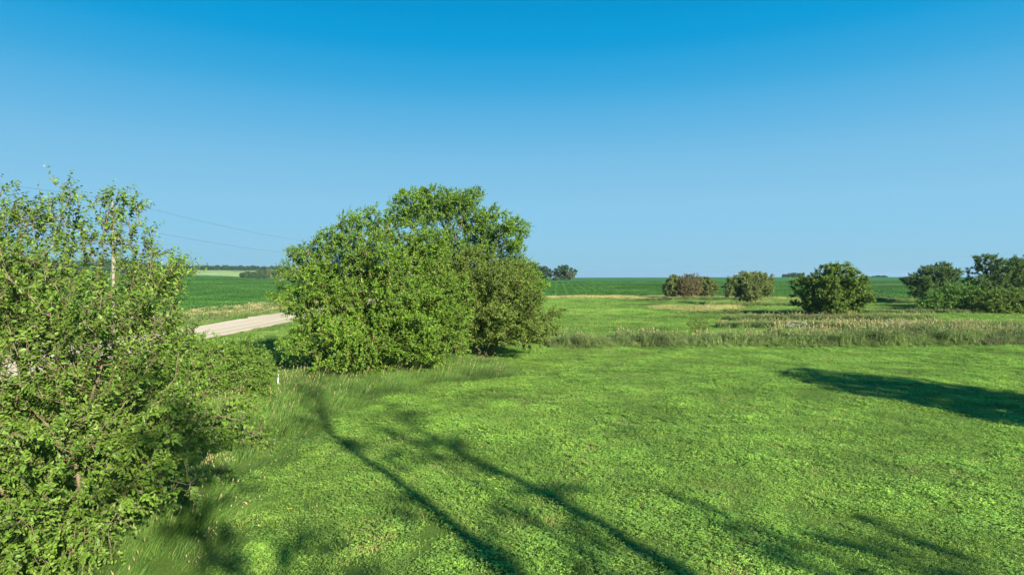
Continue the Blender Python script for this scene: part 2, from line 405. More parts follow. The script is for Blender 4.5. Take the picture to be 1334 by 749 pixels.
def patch_lawn(kind):
    if kind == 0: b = blades(150, .42, .04, .10, .010, .8); c = clovers(70, .4, .03, .07, .028)
    elif kind == 1: b = blades(170, .42, .04, .085, .010, .9); c = clovers(120, .42, .035, .085, .027)
    elif kind == 2: b = blades(150, .42, .04, .11, .011, .9); c = clovers(90, .42, .05, .10, .033, clump=12)
    else: b = blades(190, .42, .05, .12, .010, .8); c = clovers(45, .4, .03, .08, .03)
    V, F, rn, mi = merge((b[0], b[1], b[2], 0), (*c, 1)); return mesh_np('lawn_patch', V, F, [M_lawn, M_clover], rn, mi=mi)
lawnP = [patch_lawn(k) for k in range(4)] + [patch_lawn(2), patch_lawn(1), patch_lawn(3), patch_lawn(0), patch_lawn(1)]

def stalk_heads(tip, r, size, n, mi):
    n = max(n, 1); k = r.choice(len(tip), n, replace=False); P = tip[k] - [0, 0, size * .5]
    A = np.stack([r.normal(.25, .2, n), r.normal(0, .2, n), np.ones(n)], 1); N_ = r.normal(0, 1, (n, 3)); N_[:, 2] = 0
    s = size * r.uniform(.6, 1.2, n); V1, F1 = leaves_np(P, A, N_, s, s * .26, .05); V2, F2 = leaves_np(P, A, np.cross(A, N_), s, s * .2, .05)
    V = np.vstack([V1, V2]); F = np.vstack([F1, F2 + len(V1)]); return V, F, r.uniform(0, 1, len(F)), mi
def patch_long(kind):
    b = blades([190, 170, 150, 170][kind], .5, .22, .48 + .07 * kind, .014, .5, (.55, .12), 3)
    s = blades([3, 5, 10, 3][kind], .45, .45, .7, .008, .4, (.4, .05), 3)
    return mesh_np('long_grass_patch', *merge((b[0], b[1], b[2], 0), (s[0], s[1], s[2], 1), stalk_heads(s[3], rng, .10, [0, 2, 8, 1][kind], 1))[:2], [M_long, M_seed], None) if 0 else _pl(b, s, kind)
def _pl(b, s, kind):
    V, F, rn, mi = merge((b[0], b[1], b[2], 0), (s[0], s[1], s[2], 1), stalk_heads(s[3], rng, .14, [0, 2, 8, 1][kind], 1))
    return mesh_np('long_grass_patch', V, F, [M_long, M_seed], rn, mi=mi)
longP = [patch_long(k) for k in range(4)]
def patch_reed(kind):
    b = blades(130, .55, .5, 1.15 + .1 * kind, .032, .6, (.3, .0), 3)
    c = clovers(90, .55, .25, 1.1, .10)
    s = blades(14, .5, 1.1, 1.5, .010, .25, (.15, 0), 2)
    V, F, rn, mi = merge((b[0], b[1], b[2], 0), (*c, 0), (s[0], s[1], s[2], 1), stalk_heads(s[3], rng, .3, [0, 5, 12, 2][kind], 1))
    return mesh_np('reed_patch', V, F, [M_reed, M_seed], rn, mi=mi)
reedP = [patch_reed(k) for k in range(4)]
def patch_meadow(kind):
    m = [M_meadow, M_meadow, M_tanmeadow, M_meadow][kind]
    b = blades([340, 300, 300, 380][kind], 1.0, [.10, .12, .25, .18][kind], [.22, .3, .6, .4][kind], .028, .8, (.15, 0), 2)
    V, F, rn, mi = merge((b[0], b[1], b[2], 0)); return mesh_np('meadow_patch', V, F, [m], rn, mi=mi)
meadP = [patch_meadow(k) for k in range(4)]
def patch_soy(kind):
    parts = []
    for k in (-1, 0, 1):
        n = 130
        P = np.stack([rng.uniform(-1.6, 1.6, n), k * .76 + rng.normal(0, .16, n), rng.uniform(.3, .75, n)], 1)
        th = rng.uniform(0, 6.28, n); A = np.stack([np.cos(th), np.sin(th), rng.uniform(-.4, .4, n)], 1)
        N_ = np.stack([rng.normal(0, .4, n), rng.normal(0, .4, n), np.ones(n)], 1); s = rng.uniform(.13, .24, n)
        V, F = leaves_np(P, A, N_, s, s * .85, .12); parts.append((V, F, np.repeat(rng.uniform(0, 1, n), 2), 0))
    V, F, rn, mi = merge(*parts); return mesh_np('soybean_patch', V, F, [M_soy], rn)
soyP = [patch_soy(k) for k in range(3)]

# ---- zones
def lawn_edge(y):   # X of the boundary between mown grass (right) and long windblown grass (left)
    return np.interp(y, [0, 8, 11.5, 13.5, 17, 20, 23, 26, 29, 32, 34, 37, 42], [-4.5, -5.0, -5.3, -5.9, -6.8, -6.6, -6.6, -6.2, -5.0, -3.2, .8, 1.6, -2]) + .35 * wob(y, y * 0, 1.2, 5, 4)
def strip_y(x): return 48.6 + .05 * (x - 3) + .5 * wob(x, x * 0, 3.5, 5, 6)        # near edge of the reed strip
def strip_w(x): return 4.2 + 1.0 * wob(x, x * 0, 6, 4, 8)
def in_road(x, m=0): return (x > -33.2 - m) & (x < -25.4 + m)
def rand_pts(x0, x1, y0, y1, dens, seed, frustum=1.08, margin=4):
    r = np.random.default_rng(seed); n = int((x1 - x0) * (y1 - y0) * dens); x = r.uniform(x0, x1, n); y = r.uniform(y0, y1, n)
    k = np.abs(x) < y * .82 * frustum + margin
    return x[k], y[k], r
def go(name, protos, x, y, r, scl, idx, dz=0.0, rz=None, sink=0):
    n = len(x); P = np.stack([x, y, H(x, y) + dz], 1)
    rz = r.uniform(0, 6.28, n) if rz is None else rz
    return scatter(name, protos, P, rz, scl, idx)
# lawn, nearer part dense, then thinner
x, y, r = rand_pts(-20, 50, 7, 53, 6.5, 21)
k = (x > lawn_edge(y)) & (y < strip_y(x) + .3) & (r.uniform(0, 1, len(x)) < np.clip(1.25 - y / 90, .5, 1))
x, y = x[k], y[k]
u = .35 * wob(x, y, 1.6, 6, 9) + .3 * wob(x, y, 6, 5, 11) + r.normal(0, .55, len(x)) + .25
idx = np.where(u < -.55, 3, np.where(u < -.05, 0, np.where(u < .35, 1, np.where(u < .6, 5, np.where(u < .8, 4, 2)))))
idx = np.where(r.uniform(0, 1, len(x)) < .4, np.array([7, 8, 4, 6, 2, 1])[np.clip(idx, 0, 5)], idx)
s = (r.uniform(.8, 1.25, len(x)) * (1 + .12 * wob(x, y, 2.5, 4, 12)))
s = np.stack([s * (1 + y / 120), s * (1 + y / 120), s * (1.0 + .35 * np.clip(wob(x, y, .9, 5, 13), -.6, 1))], 1)
tag(go('lawn_grass', lawnP, x, y, r, s, idx), 'short mown grass and clover covering the foreground lawn', 'grass')
# long windblown grass: left rough
x, y, r = rand_pts(-62, 3, 8, 130, 3.2, 22)
k = (x < lawn_edge(y) + .2) & ~in_road(x, .2) & ~((y > 42) & (x > -18)) & (r.uniform(0, 1, len(x)) < np.clip(1.5 - y / 70, .35, 1)) & (x > -47)
x, y = x[k], y[k]
far = x < -33.5
verge = far & (x > -37.5)
s = r.uniform(.7, 1.25, len(x)) * (1 + .25 * wob(x, y, 3, 5, 14)); s = np.where(verge, s * .45, s); s = s * np.where(y > 60, 1.3, 1)
edge = np.clip((lawn_edge(y) - x) / 1.5, .35, 1); edge = np.where(y < 42, edge, 1); s = np.where((x > -25.5) & (x < -20), s * (.4 + .11 * (x + 25.5)), s)
s3 = np.stack([s, s, s * edge], 1)
u = wob(x, y, 4, 5, 15) + r.normal(0, .4, len(x)); idx = np.where(u < .15, 0, np.where(u < .7, 3, np.where(u < 1.0, 1, 2)))
idx = np.where((np.abs(x + 25.0) < .8), 2, idx)
k2 = ~(x < -38)
tag(go('long_grass', longP, x[k2], y[k2], r, s3[k2], idx[k2], rz=r.normal(.25, .35, k2.sum())), 'long windblown grass leaning beside the lawn and road', 'long grass')
# dry grass bank between road verge and soybeans
x, y, r = rand_pts(-48.5, -37.5, 30, 260, 1.5, 23)
u = wob(x, y, 6, 5, 16) + r.normal(0, .35, len(x)) + .5 * np.sin((x + 38) * .8); s = r.uniform(.7, 1.15, len(x)) * .85
idx = np.where(u > .35, 1, np.where(u > -.25, 2, 0)); zf = np.where(idx == 0, .8, .75)
tag(go('roadside_dry_grass', [reedP[0], meadP[2], reedP[2]], x, y, r, np.stack([s, s, s * zf], 1), idx), 'tan dry grass and weeds along the soybean edge beyond the road', 'dry grass')
# meadow behind the strip
x, y, r = rand_pts(-24, 150, 42, 160, 1.15, 24)
k = ((y > strip_y(x) + 3) | (x < 2)) & (y < SOY_R(x) - 1) & (r.uniform(0, 1, len(x)) < np.clip(1.3 - y / 140, .35, 1)) & ((x > lawn_edge(y)) | (y > 42)) & ~((x > 2) & (y < 49))
x, y = x[k], y[k]
u = wob(x, y * 2.2, 9, 6, 17) + r.normal(0, .25, len(x)); idx = np.where(u < -.3, 1, np.where(u < .55, 0, 3))
px = 667 + PXW * x / y
tan = ((y > SOY_R(x) - 16 - 6 * wob(x, x * 0, 12, 4, 19)) & (px < 880)) | (y > SOY_R(x) - 5)
tan |= (np.abs(y - (102 + 3 * wob(x, x * 0, 7, 4, 18))) < 4) & (px > 850) & (px < 960)
idx = np.where(tan & (r.uniform(0, 1, len(x)) < .85), 2, idx)
s = r.uniform(.85, 1.3, len(x)) * (1 + y / 220); s3 = np.stack([s, s, s * np.where(idx == 2, .7, .62)], 1)
tag(go('meadow_grass', meadP, x, y, r, s3, idx), 'bright green meadow grass between the weed strip and the soybean field', 'meadow')
# reed / tall weed strip + weedy ground near the mid trees
x, y, r = rand_pts(0, 66, 46, 58, 3.6, 25, 1.12)
y0 = strip_y(x); k = (y > y0) & (y < y0 + strip_w(x)) & (x > 2.6 + .8 * wob(y, y * 0, 2, 3, 2)); x, y, y0 = x[k], y[k], y0[k]
v = (y - y0) / strip_w(x); u = v + r.normal(0, .2, len(x)) + .25 * wob(x, y, 3, 4, 20)
idx = np.where(u > 1.0, 2, np.where(u > .72, 1, np.where(u > .55, 3, 0)))
s = r.uniform(.65, 1.25, len(x)) * (.88 + .22 * wob(x, x * 0, 2.2, 5, 21) + .18 * wob(x, y, .9, 5, 23)); s = np.maximum(s, .35)
rf = np.random.default_rng(251); nf = 1300; xf = rf.uniform(3, 56, nf); df = rf.exponential(.45, nf); yf = strip_y(xf) - df + .1
kf = np.abs(xf) < yf * .9; xf, yf, df = xf[kf], yf[kf], df[kf]; x = np.concatenate([x, xf]); y = np.concatenate([y, yf]); idx = np.concatenate([idx, rf.choice([0, 1, 3], len(xf), p=[.7, .1, .2])]); s = np.concatenate([s, rf.uniform(.2, .55, len(xf)) / (1 + df)])
tag(go('weed_strip', reedP, x, y, r, np.stack([s * 1.05, s * 1.05, s * .92], 1), idx), 'strip of tall reed grass and weeds with pale seed heads across the meadow', 'tall weeds')
xs, ys, ss, ii = [], [], [], []
r = np.random.default_rng(26)
for (px0, Y0, rx, ry, n, hh) in ((1085, 76, 13, 2.2, 420, .62), (1130, 66, 16, 2.5, 600, .6), (977, 107, 9, 3, 240, .6), (900, 132, 11, 3, 240, .6), (1180, 62, 8, 3, 300, .7),
                                 (1030, 86, 10, 1.6, 200, .5), (1160, 128, 16, 2, 250, .6), (960, 88, 9, 1.0, 130, .4), (1250, 88, 14, 1.5, 300, .45), (1320, 58, 6, 2, 150, .6)):
    cx = (px0 - 667) / PXW * Y0; a = r.uniform(0, 6.28, n); q = np.sqrt(r.uniform(0, 1, n))
    xs.append(cx + rx * q * np.cos(a)); ys.append(Y0 + ry * q * np.sin(a)); ss.append(r.uniform(.6, 1.2, n) * hh); ii.append(r.choice(4, n, p=[.5, .2, .12, .18]))
x = np.concatenate(xs); y = np.concatenate(ys); s = np.concatenate(ss)
tag(go('rough_grass', reedP, x, y, r, np.stack([s * 1.6, s * 1.6, s], 1), np.concatenate(ii)), 'rough weedy grass around the trees in the middle of the meadow', 'rough grass')
# soybeans
rowang = R(-4)
def soy_pts(x0, x1, y0, y1, seed, keep, dx=3.0, dy=2.28):
    r = np.random.default_rng(seed); gx, gy_ = np.meshgrid(np.arange(-700, 700, dx), np.arange(-100, 700, dy))
    ca, sa = math.cos(rowang), math.sin(rowang); X = gx * ca - gy_ * sa; Y = gx * sa + gy_ * ca
    k = (X > x0) & (X < x1) & (Y > y0) & (Y < y1) & (np.abs(X) < Y * .82 * 1.06 + 6); X, Y = X[k], Y[k]; k = keep(X, Y); return X[k], Y[k], r
x, y, r = soy_pts(-20, 330, 110, 330, 27, lambda X, Y: (Y > SOY_R(X) + 1) & ~((Y > 258) & (Y < 273) & (X > 148)))
sc_ = 1 + .0 * x; s3 = np.stack([sc_, sc_, r.uniform(.85, 1.15, len(x))], 1)
tag(go('soybean_plants', soyP, x, y, r, s3, r.integers(0, 3, len(x)), rz=np.full(len(x), rowang)), 'dark green soybean rows on the rise beyond the right meadow', 'crop')
x, y, r = soy_pts(-330, -48, 40, 420, 28, lambda X, Y: Y > 0)
tag(go('soybean_plants', soyP, x, y, r, np.stack([np.ones(len(x))] * 2 + [r.uniform(.85, 1.15, len(x))], 1), r.integers(0, 3, len(x)), rz=np.full(len(x), rowang)), 'dark green soybean rows on the hill left of the gravel road', 'crop')

# ------------------------------------------------------------------ trees
def colonize(att, roots, di=1.6, dk=.5, step=.3, iters=140, seed=1, jit=.12):
    """space colonization. roots: list of polylines (each a list of points), returns pos, parent"""
    r = np.random.default_rng(seed); pos = []; par = []
    for pl in roots:
        prev = -1 if not pos else 0
        pts = pl if not pos else pl
        for i, p in enumerate(pts):
            pos.append(np.array(p, float)); par.append(prev); prev = len(pos) - 1
    att = np.array(att); alive = np.ones(len(att), bool); near = np.full(len(att), -1); nd = np.full(len(att), 1e9)
    new = list(range(len(pos)))
    P = np.array(pos)
    for it in range(iters):
        if not alive.any() or not new: break
        A = att[alive]; ai = np.where(alive)[0]; Q = np.array([pos[i] for i in new])
        for c in range(0, len(Q), 400):
            D = np.linalg.norm(A[:, None] - Q[None, c:c + 400], axis=2); j = D.argmin(1); d = D[np.arange(len(A)), j]
            b = d < nd[ai]; nd[ai[b]] = d[b]; near[ai[b]] = np.array(new)[c + j[b]]
        alive[nd < dk] = False
        ai = np.where(alive & (nd < di * (1 + 3 * (it < 12))))[0]
        if not len(ai): break
        nn = near[ai]; PP = np.array(pos); D = unit(att[ai] - PP[nn]); acc = {}
        for q, d in zip(nn, D): acc[q] = acc.get(q, 0) + d
        new = []
        for q, d in acc.items():
            d = d + r.normal(0, jit, 3) * np.linalg.norm(d); l = np.linalg.norm(d)
            if l < 1e-4: continue
            npnt = pos[q] + d / l * step
            pos.append(npnt); par.append(int(q)); new.append(len(pos) - 1)
    return np.array(pos), np.array(par)
def radii(pos, par, tip=.006, ex=2.4, rmax=None):
    r = np.full(len(pos), 0.0); kids = np.zeros(len(pos), int)
    for i in range(len(pos)):
        if par[i] >= 0: kids[par[i]] += 1
    acc = np.zeros(len(pos))
    for i in range(len(pos) - 1, -1, -1):
        r[i] = max(tip, (acc[i]) ** (1 / ex) if acc[i] > 0 else tip)
        if kids[i] and kids[i] == 1: r[i] *= 1.006
        if par[i] >= 0: acc[par[i]] += r[i] ** ex
    if rmax: r = tip + (r - tip) * min(1, (rmax - tip) / max(r.max() - tip, 1e-6))
    return r, kids
def tubes(pos, par, r, rmin=0, sides=5, sel=None):
    """follow chains of the skeleton, a ring of vertices at each node"""
    kids = [[] for _ in pos]
    for i, p in enumerate(par):
        if p >= 0: kids[p].append(i)
    V, F = [], []; starts = [i for i, p in enumerate(par) if p < 0]; stack = [(s, -1) for s in starts]
    ca = np.cos(np.arange(sides) * 2 * np.pi / sides); sa = np.sin(np.arange(sides) * 2 * np.pi / sides)
    while stack:
        s, pr = stack.pop(); chain = ([pr] if pr >= 0 else []) + [s]; c = s
        while True:
            ks = sorted(kids[c], key=lambda q: -r[q])
            if not ks: break
            for q in ks[1:]: stack.append((q, c))
            c = ks[0]; chain.append(c)
        if r[s] < rmin: continue
        prev = None; up = np.array([.3, .9, .2])
        rs = r[s]
        for n, q in enumerate(chain):
            a = pos[chain[max(n - 1, 0)]]; b = pos[chain[min(n + 1, len(chain) - 1)]]; d = b - a; l = np.linalg.norm(d); d = d / l if l > 1e-6 else np.array([0, 0, 1.])
            u = np.cross(d, up); u /= np.linalg.norm(u) + 1e-9; v = np.cross(d, u); up = -v if False else up
            rad = min(r[q], rs * 1.0) if n == 0 and pr >= 0 else r[q]
            ring = pos[q] + rad * (ca[:, None] * u + sa[:, None] * v); base = len(V); V.extend(ring)
            if prev is not None:
                for k in range(sides):
                    k2 = (k + 1) % sides; F.append((prev + k, prev + k2, base + k2, base + k))
            prev = base
            if n > 1 and r[q] < rmin: break
    return np.array(V) if V else np.zeros((0, 3)), np.array(F)

def envelope(lobes, n, seed, shell=.45, rough=.25, zmin=.3):
    """attractors in a union of ellipsoid lobes (cx,cy,cz,rx,ry,rz), denser towards the surface and broken by noise"""
    r = np.random.default_rng(seed); out = []; L = np.array(lobes, float); vol = L[:, 3] * L[:, 4] * L[:, 5]; vol = vol ** .75; vol /= vol.sum()
    off = r.uniform(0, 50, 3)
    while len(out) < n:
        l = L[r.choice(len(L), p=vol)]; d = unit(r.normal(0, 1, 3)); q = r.uniform(0, 1) ** shell
        b = 1 + rough * (mnoise.noise(Vector(d * 2.2) + Vector(off)) + .6 * mnoise.noise(Vector(d * 5.0) + Vector(off)))
        p = l[:3] + d * l[3:] * q * b
        if p[2] > zmin: out.append(p)
    return np.array(out)

def clustered(lobes, n, seed, shell, rough, zmin, clus):
    """attractors bunched into sprays of foliage with gaps between them"""
    K, sig, flat = clus; r = np.random.default_rng(seed + 500)
    c = envelope(lobes, K, seed, shell, rough, zmin); k = r.integers(0, K, n)
    sz = sig * r.uniform(.6, 1.35, K)
    p = c[k] + unit(r.normal(0, 1, (n, 3))) * (r.uniform(0, 1, n) ** .45 * sz[k])[:, None] * np.array([1, 1, flat])
    return p[p[:, 2] > zmin]

def sprigs(pos, par, rad, kids, thin, per, L, nl, lsize, seed, up=.3, wind=(.25, 0, 0), keep=1.0, ovate=False, spread=.5, aspect=.7, center=None, outw=.5):
    """leafy shoots from every thin node. returns leaf V,F,rnd, shoot segments"""
    r = np.random.default_rng(seed); idx = np.where((rad < thin) & (par >= 0))[0]
    idx = idx[r.uniform(0, 1, len(idx)) < keep]
    idx = np.repeat(idx, per); n = len(idx); D0 = unit(pos[idx] - pos[par[idx]])
    c = pos.mean(0) if center is None else np.array(center)
    O = unit(pos[idx] - c)
    D = unit(D0 * .8 + O * outw + r.normal(0, spread, (n, 3)) + np.array([0, 0, up]) + np.array(wind))
    ln = L * r.uniform(.5, 1.25, n); P0 = pos[idx] + r.normal(0, .03, (n, 3))
    tone = r.uniform(0, 1, n)
    Ps, As, Ns, Ss, Rs = [], [], [], [], []
    side = unit(np.cross(D, r.normal(0, 1, (n, 3))))
    for j in range(nl):
        u = (j + .6) / nl; s = side if j % 2 == 0 else -side
        p = P0 + D * (ln * u)[:, None] + np.array([0, 0, -1.]) * (ln * u * u * .12)[:, None]
        a = unit(D * .55 + s * .8 + r.normal(0, .3, (n, 3)) + np.array([.15, 0, -.15]))
        nn = unit(np.array([0, 0, 1.]) * .9 + O * .35 + r.normal(0, .68, (n, 3)))
        Ps.append(p); As.append(a); Ns.append(nn); Ss.append(lsize * (.42 + .95 * r.beta(2, 1.8, n)) * (1.1 - .45 * u)); Rs.append(np.clip(.15 + .45 * tone + .3 * r.uniform(0, 1, n) + .18 * (u > .75), 0, .86) + .14 * (r.uniform(0, 1, n) < .04))
    P = np.vstack(Ps); A = np.vstack(As); N_ = np.vstack(Ns); S = np.concatenate(Ss); Rn = np.concatenate(Rs)
    if ovate: V, F = ovate_np(P, A, N_, S, S * aspect); k = 6
    else: V, F = leaves_np(P, A, N_, S, S * aspect); k = 2
    return V, F, np.repeat(Rn, k), (P0, P0 + D * ln[:, None]), k

def tree(name, label, cat, base, lobes, stems, natt, step, di, dk, leafm, barkm, group=None, thin=.03, per=1, L=.4, nl=8, lsize=.12, seed=1,
         rtrunk=.2, ovate=False, keep=1., rough=.25, shell=.45, twigs=False, aspect=.7, rmin=.0, sides=5, singles=0, up=.3, wind=(.25, 0, 0), spread=.5, zmin=.3, jit=.12, clus=None, fruit=0, limbs=True, outw=.5):
    base = np.array(base, float)
    lob = [(l[0], l[1], l[2], l[3], l[4], l[5]) for l in lobes]
    att = clustered(lob, natt, seed, shell, rough, zmin, clus) if clus else envelope(lob, natt, seed, shell, rough, zmin)
    pos, par = colonize(att, stems, di, dk, step, 160, seed, jit)
    rad, kids = radii(pos, par, .006 * max(1, step / .3), 2.3, rtrunk)
    root = bpy.data.objects.new(name, None); root.empty_display_size = .5; COL.objects.link(root); root.location = base
    tag(root, label, cat, group)
    # trunk and big limbs, then the thin branches, as two parts
    V, F = tubes(pos, par, rad, max(rmin, .0), sides)
    big = rtrunk * .45
    o = link('trunk', mesh_np('trunk', V, F, barkm, smooth=True), root)
    cen = np.array([np.mean([l[0] for l in lob]), np.mean([l[1] for l in lob]), np.mean([l[2] for l in lob]) * .6])
    V, F, rn, seg, k = sprigs(pos, par, rad, kids, thin, per, L, nl, lsize, seed + 7, up, wind, keep, ovate, spread, aspect, cen, outw)
    # drop leaves that would dip into the ground
    nv = 7 if ovate else 4
    zc = V.reshape(-1, nv, 3)[:, :, 2].min(1); ok = zc > .04
    V = V.reshape(-1, nv, 3)[ok]; nleaf = len(V); F0 = F.reshape(-1, k, 3)[0]; rn = rn.reshape(-1, k)[ok]
    print(name, 'nodes', len(pos), 'leaves', nleaf)
    if singles:
        cw = np.array([0, 0, CAMH]) - base; d = np.linalg.norm(V[:, 0] - cw, axis=1)
        # the nearest leaves that are inside the picture
        wp = V[:, 0] + base; inside = (np.abs(wp[:, 0] / wp[:, 1]) < .80) & (np.abs((wp[:, 2] - CAMH) / wp[:, 1]) < .44); d = np.where(inside, d, 1e9)
        pick = np.argsort(d)[:singles]; rest = np.ones(nleaf, bool); rest[pick] = False
        for q in pick:
            vv = V[q]; m = mesh_np('leaf', vv - vv[0], F0, leafm, rn[q]); link('leaf', m, root, vv[0])
        V = V[rest]; rn = rn[rest]
    n = len(V); F = (np.arange(n) * nv)[:, None, None] + F0[None]
    tag(link('crown', mesh_np('crown', V.reshape(-1, 3), F.reshape(-1, 3), leafm, rn.ravel()), root), kind='stuff')
    if twigs:
        a, b = seg; n = len(a); d = unit(b - a); u = unit(np.cross(d, np.array([.3, .2, 1.]))); v = np.cross(d, u); w_ = .0055
        b = b + np.array([0, 0, -1.]) * (np.linalg.norm(b - a, axis=1) * .1)[:, None]
        rr = [a + u * w_, a - u * w_ * .5 + v * w_ * .87, a - u * w_ * .5 - v * w_ * .87, b]
        V = np.stack(rr, 1); oo = (np.arange(n) * 4)[:, None]; F = np.stack([oo + [[0, 1, 3]], oo + [[1, 2, 3]], oo + [[2, 0, 3]]], 1).reshape(-1, 3)
        tag(link('twigs', mesh_np('twigs', V.reshape(-1, 3), F, barkm), root), kind='stuff')
        if fruit:
            r = np.random.default_rng(seed + 3); q = r.integers(0, n, fruit); c = a[q] + (b[q] - a[q]) * r.uniform(.1, .8, fruit)[:, None] + r.normal(0, .02, (fruit, 3)) - [0, 0, .03]
            ov = np.array([[1, 0, 0], [0, 1, 0], [-1, 0, 0], [0, -1, 0], [0, 0, 1.6], [0, 0, -1.6]]) * .012
            of = np.array([[0, 1, 4], [1, 2, 4], [2, 3, 4], [3, 0, 4], [1, 0, 5], [2, 1, 5], [3, 2, 5], [0, 3, 5]])
            V = (c[:, None] + ov[None] * r.uniform(.7, 1.3, (fruit, 1, 1))).reshape(-1, 3); F = (np.arange(fruit) * 6)[:, None, None] + of
            tag(link('berries', mesh_np('berries', V, F.reshape(-1, 3), M_berry), root), kind='stuff')
    return root
def curve_stem(p0, p1, n, bow=(0, 0, 0)):
    p0 = np.array(p0, float); p1 = np.array(p1, float); b = np.array(bow, float)
    return [p0 + (p1 - p0) * u + b * math.sin(u * math.pi) for u in np.linspace(0, 1, n)]

# --- near left mulberry
bx, by = -8.9, 12.3; bz = float(H(bx, by))
st = [curve_stem((0, 0, 0), (-.9, -.2, 2.4), 9, (-.15, 0, 0)), curve_stem((0.12, 0, .1), (.55, -.5, 2.3), 9, (.2, 0, 0)), curve_stem((0, .1, .1), (.2, .9, 2.2), 8), curve_stem((-.1, .0, .1), (-.4, -1.2, 2.0), 8, (0, -.1, 0)),
      curve_stem((.15, 0, .1), (1.7, -.1, 1.5), 8, (0, 0, .2))]
tree('mulberry_tree', 'nearest tree at the left edge with large glossy leaves and thin grey stems', 'tree', (bx, by, bz),
     [(-.8, 0, 4.0, 2.4, 2.6, 2.8), (-2.8, -.3, 4.7, 2.4, 2.6, 3.0), (.8, -.3, 4.0, 1.5, 2.2, 1.8), (.9, -.3, 2.9, 2.7, 2.2, 1.3), (-1.2, -1.4, 1.8, 3.4, 3.0, 1.6), (.75, .2, 6.0, .9, .9, 1.5), (-.5, 0, 6.0, .85, .9, 1.5), (-1.7, 0, 6.2, 1.0, 1, 1.4), (1.9, -.3, 4.1, 1.2, 1, .9),
      (1.6, 0, 5.4, .8, .8, 1.3), (2.3, -.2, 5.0, .7, .7, .8), (2.6, -.5, 3.0, 1.2, 1.0, .6), (2.4, -.5, 2.35, 1.8, 1.3, .75), (.3, -2.2, 1.5, 1.5, 1.2, 1.2), (.1, -1.6, .9, 1.6, 1.2, .8), (1.3, -1.3, 1.2, 1.0, 1.0, .6)],
     st, 11500, .15, 1.1, .2, M_mulb, M_bark, thin=.022, per=2, L=.42, nl=9, lsize=.095, seed=31, rtrunk=.095, ovate=True, keep=.85, rough=.35, shell=.5, twigs=True, singles=300, fruit=1500, up=.45, wind=(.35, 0, 0), zmin=.25, aspect=.58, clus=(430, .5, 1.0), spread=.4)

# --- big roadside cluster: three trees
def bush(name, label, px, Y, lobes, natt, step, di, dk, leafm, barkm, seed, nst=5, reach=1.6, group=None, cat='tree', **kw):
    X = (px - 667) / PXW * Y; b = (X, Y, float(H(X, Y))); r = np.random.default_rng(seed); st = []
    hz = min(l[2] for l in lobes) * .8
    for i in range(nst):
        a = i * 2 * math.pi / nst + r.uniform(-.4, .4); q = reach * r.uniform(.5, 1.1)
        st.append(curve_stem((.12 * math.cos(a), .12 * math.sin(a), 0 if i == 0 else .08), (q * math.cos(a), q * math.sin(a), hz * r.uniform(.8, 1.1)), max(5, int(hz / step)), (.1 * math.cos(a), .1 * math.sin(a), 0)))
    return tree(name, label, cat, b, lobes, st, natt, step, di, dk, leafm, barkm, group, seed=seed, **kw)
bush('spreading_tree', 'broad bright green multi-stemmed tree, largest and nearest of the clump beside the road', 482, 36.2,
     [(0, 0, 4.4, 4.6, 3.8, 4.3), (-2.2, -.5, 3.4, 3.1, 3.2, 3.6), (1.8, -.3, 3.4, 3.5, 3.2, 3.4), (-1.2, 0, 7.0, 2.3, 2, 1.9), (1.5, -.3, 6.9, 2.9, 2.2, 2.1), (.2, 0, 7.3, 2, 2, 1.9), (3.4, -.5, 3.6, 2.4, 2.4, 3), (-3.0, 0, 6.2, 1.8, 1.8, 1.8), (-.4, -2.6, 1.7, 4.9, 1.9, 1.6), (-3.6, 0, 5.0, 1.3, 1.6, 2.4), (3.0, 0, 5.6, 1.8, 1.8, 2.0)],
     11000, .26, 2.0, .3, M_big, M_bark_red, 41, nst=9, reach=2.4, thin=.045, per=3, L=.42, nl=9, lsize=.14, keep=1.0, rtrunk=.36, rough=.25, shell=.36, up=.35, spread=.6, clus=(420, .75, .7), zmin=.12)
bush('spreading_tree', 'olive green rounded tree with low right-hand branches, right side of the clump', 632, 43,
     [(.2, 0, 3.7, 4.4, 3.6, 3.3), (-1.5, 0, 4.9, 3.0, 3.0, 3.0), (2.6, -1.2, 2.9, 2.4, 3.0, 2.0), (-2.5, -.5, 3.5, 2.6, 2.6, 3.0), (1.5, 0, 5.0, 2.2, 2, 1.8), (2.9, -2.4, 2.2, 1.7, 1.9, 1.2)],
     7500, .27, 2.0, .3, M_olive, M_bark, 43, nst=8, reach=2.0, thin=.045, per=3, L=.42, nl=9, lsize=.14, rtrunk=.2, rough=.3, shell=.32, zmin=.8, up=.25, spread=.6, clus=(330, .72, .7))
bush('tall_tree', 'tallest tree of the roadside clump, fine feathery crown rising behind the two broad ones', 592, 49,
     [(-2.2, 0, 10.9, 2.4, 2.0, 1.3), (.2, 0, 11.2, 2.2, 2.0, 1.1), (3.7, -.5, 8.9, 2.1, 2.0, 1.5), (0, 0, 7.4, 4.0, 2.6, 2.0), (-3.9, 0, 10.3, 1.3, 1.4, .9), (2.2, -.2, 10.2, 1.3, 1.4, 1.0), (4.6, -.5, 6.2, 1.6, 1.6, 1.2), (5.0, -1, 5.0, 2.0, 2, 1.8)],
     9500, .28, 2.5, .3, M_tall, M_bark_dark, 45, nst=4, reach=1.6, thin=.045, per=3, L=.42, nl=9, lsize=.15, rtrunk=.25, rough=.2, shell=.35, zmin=2, spread=.7, clus=(330, .75, .6))
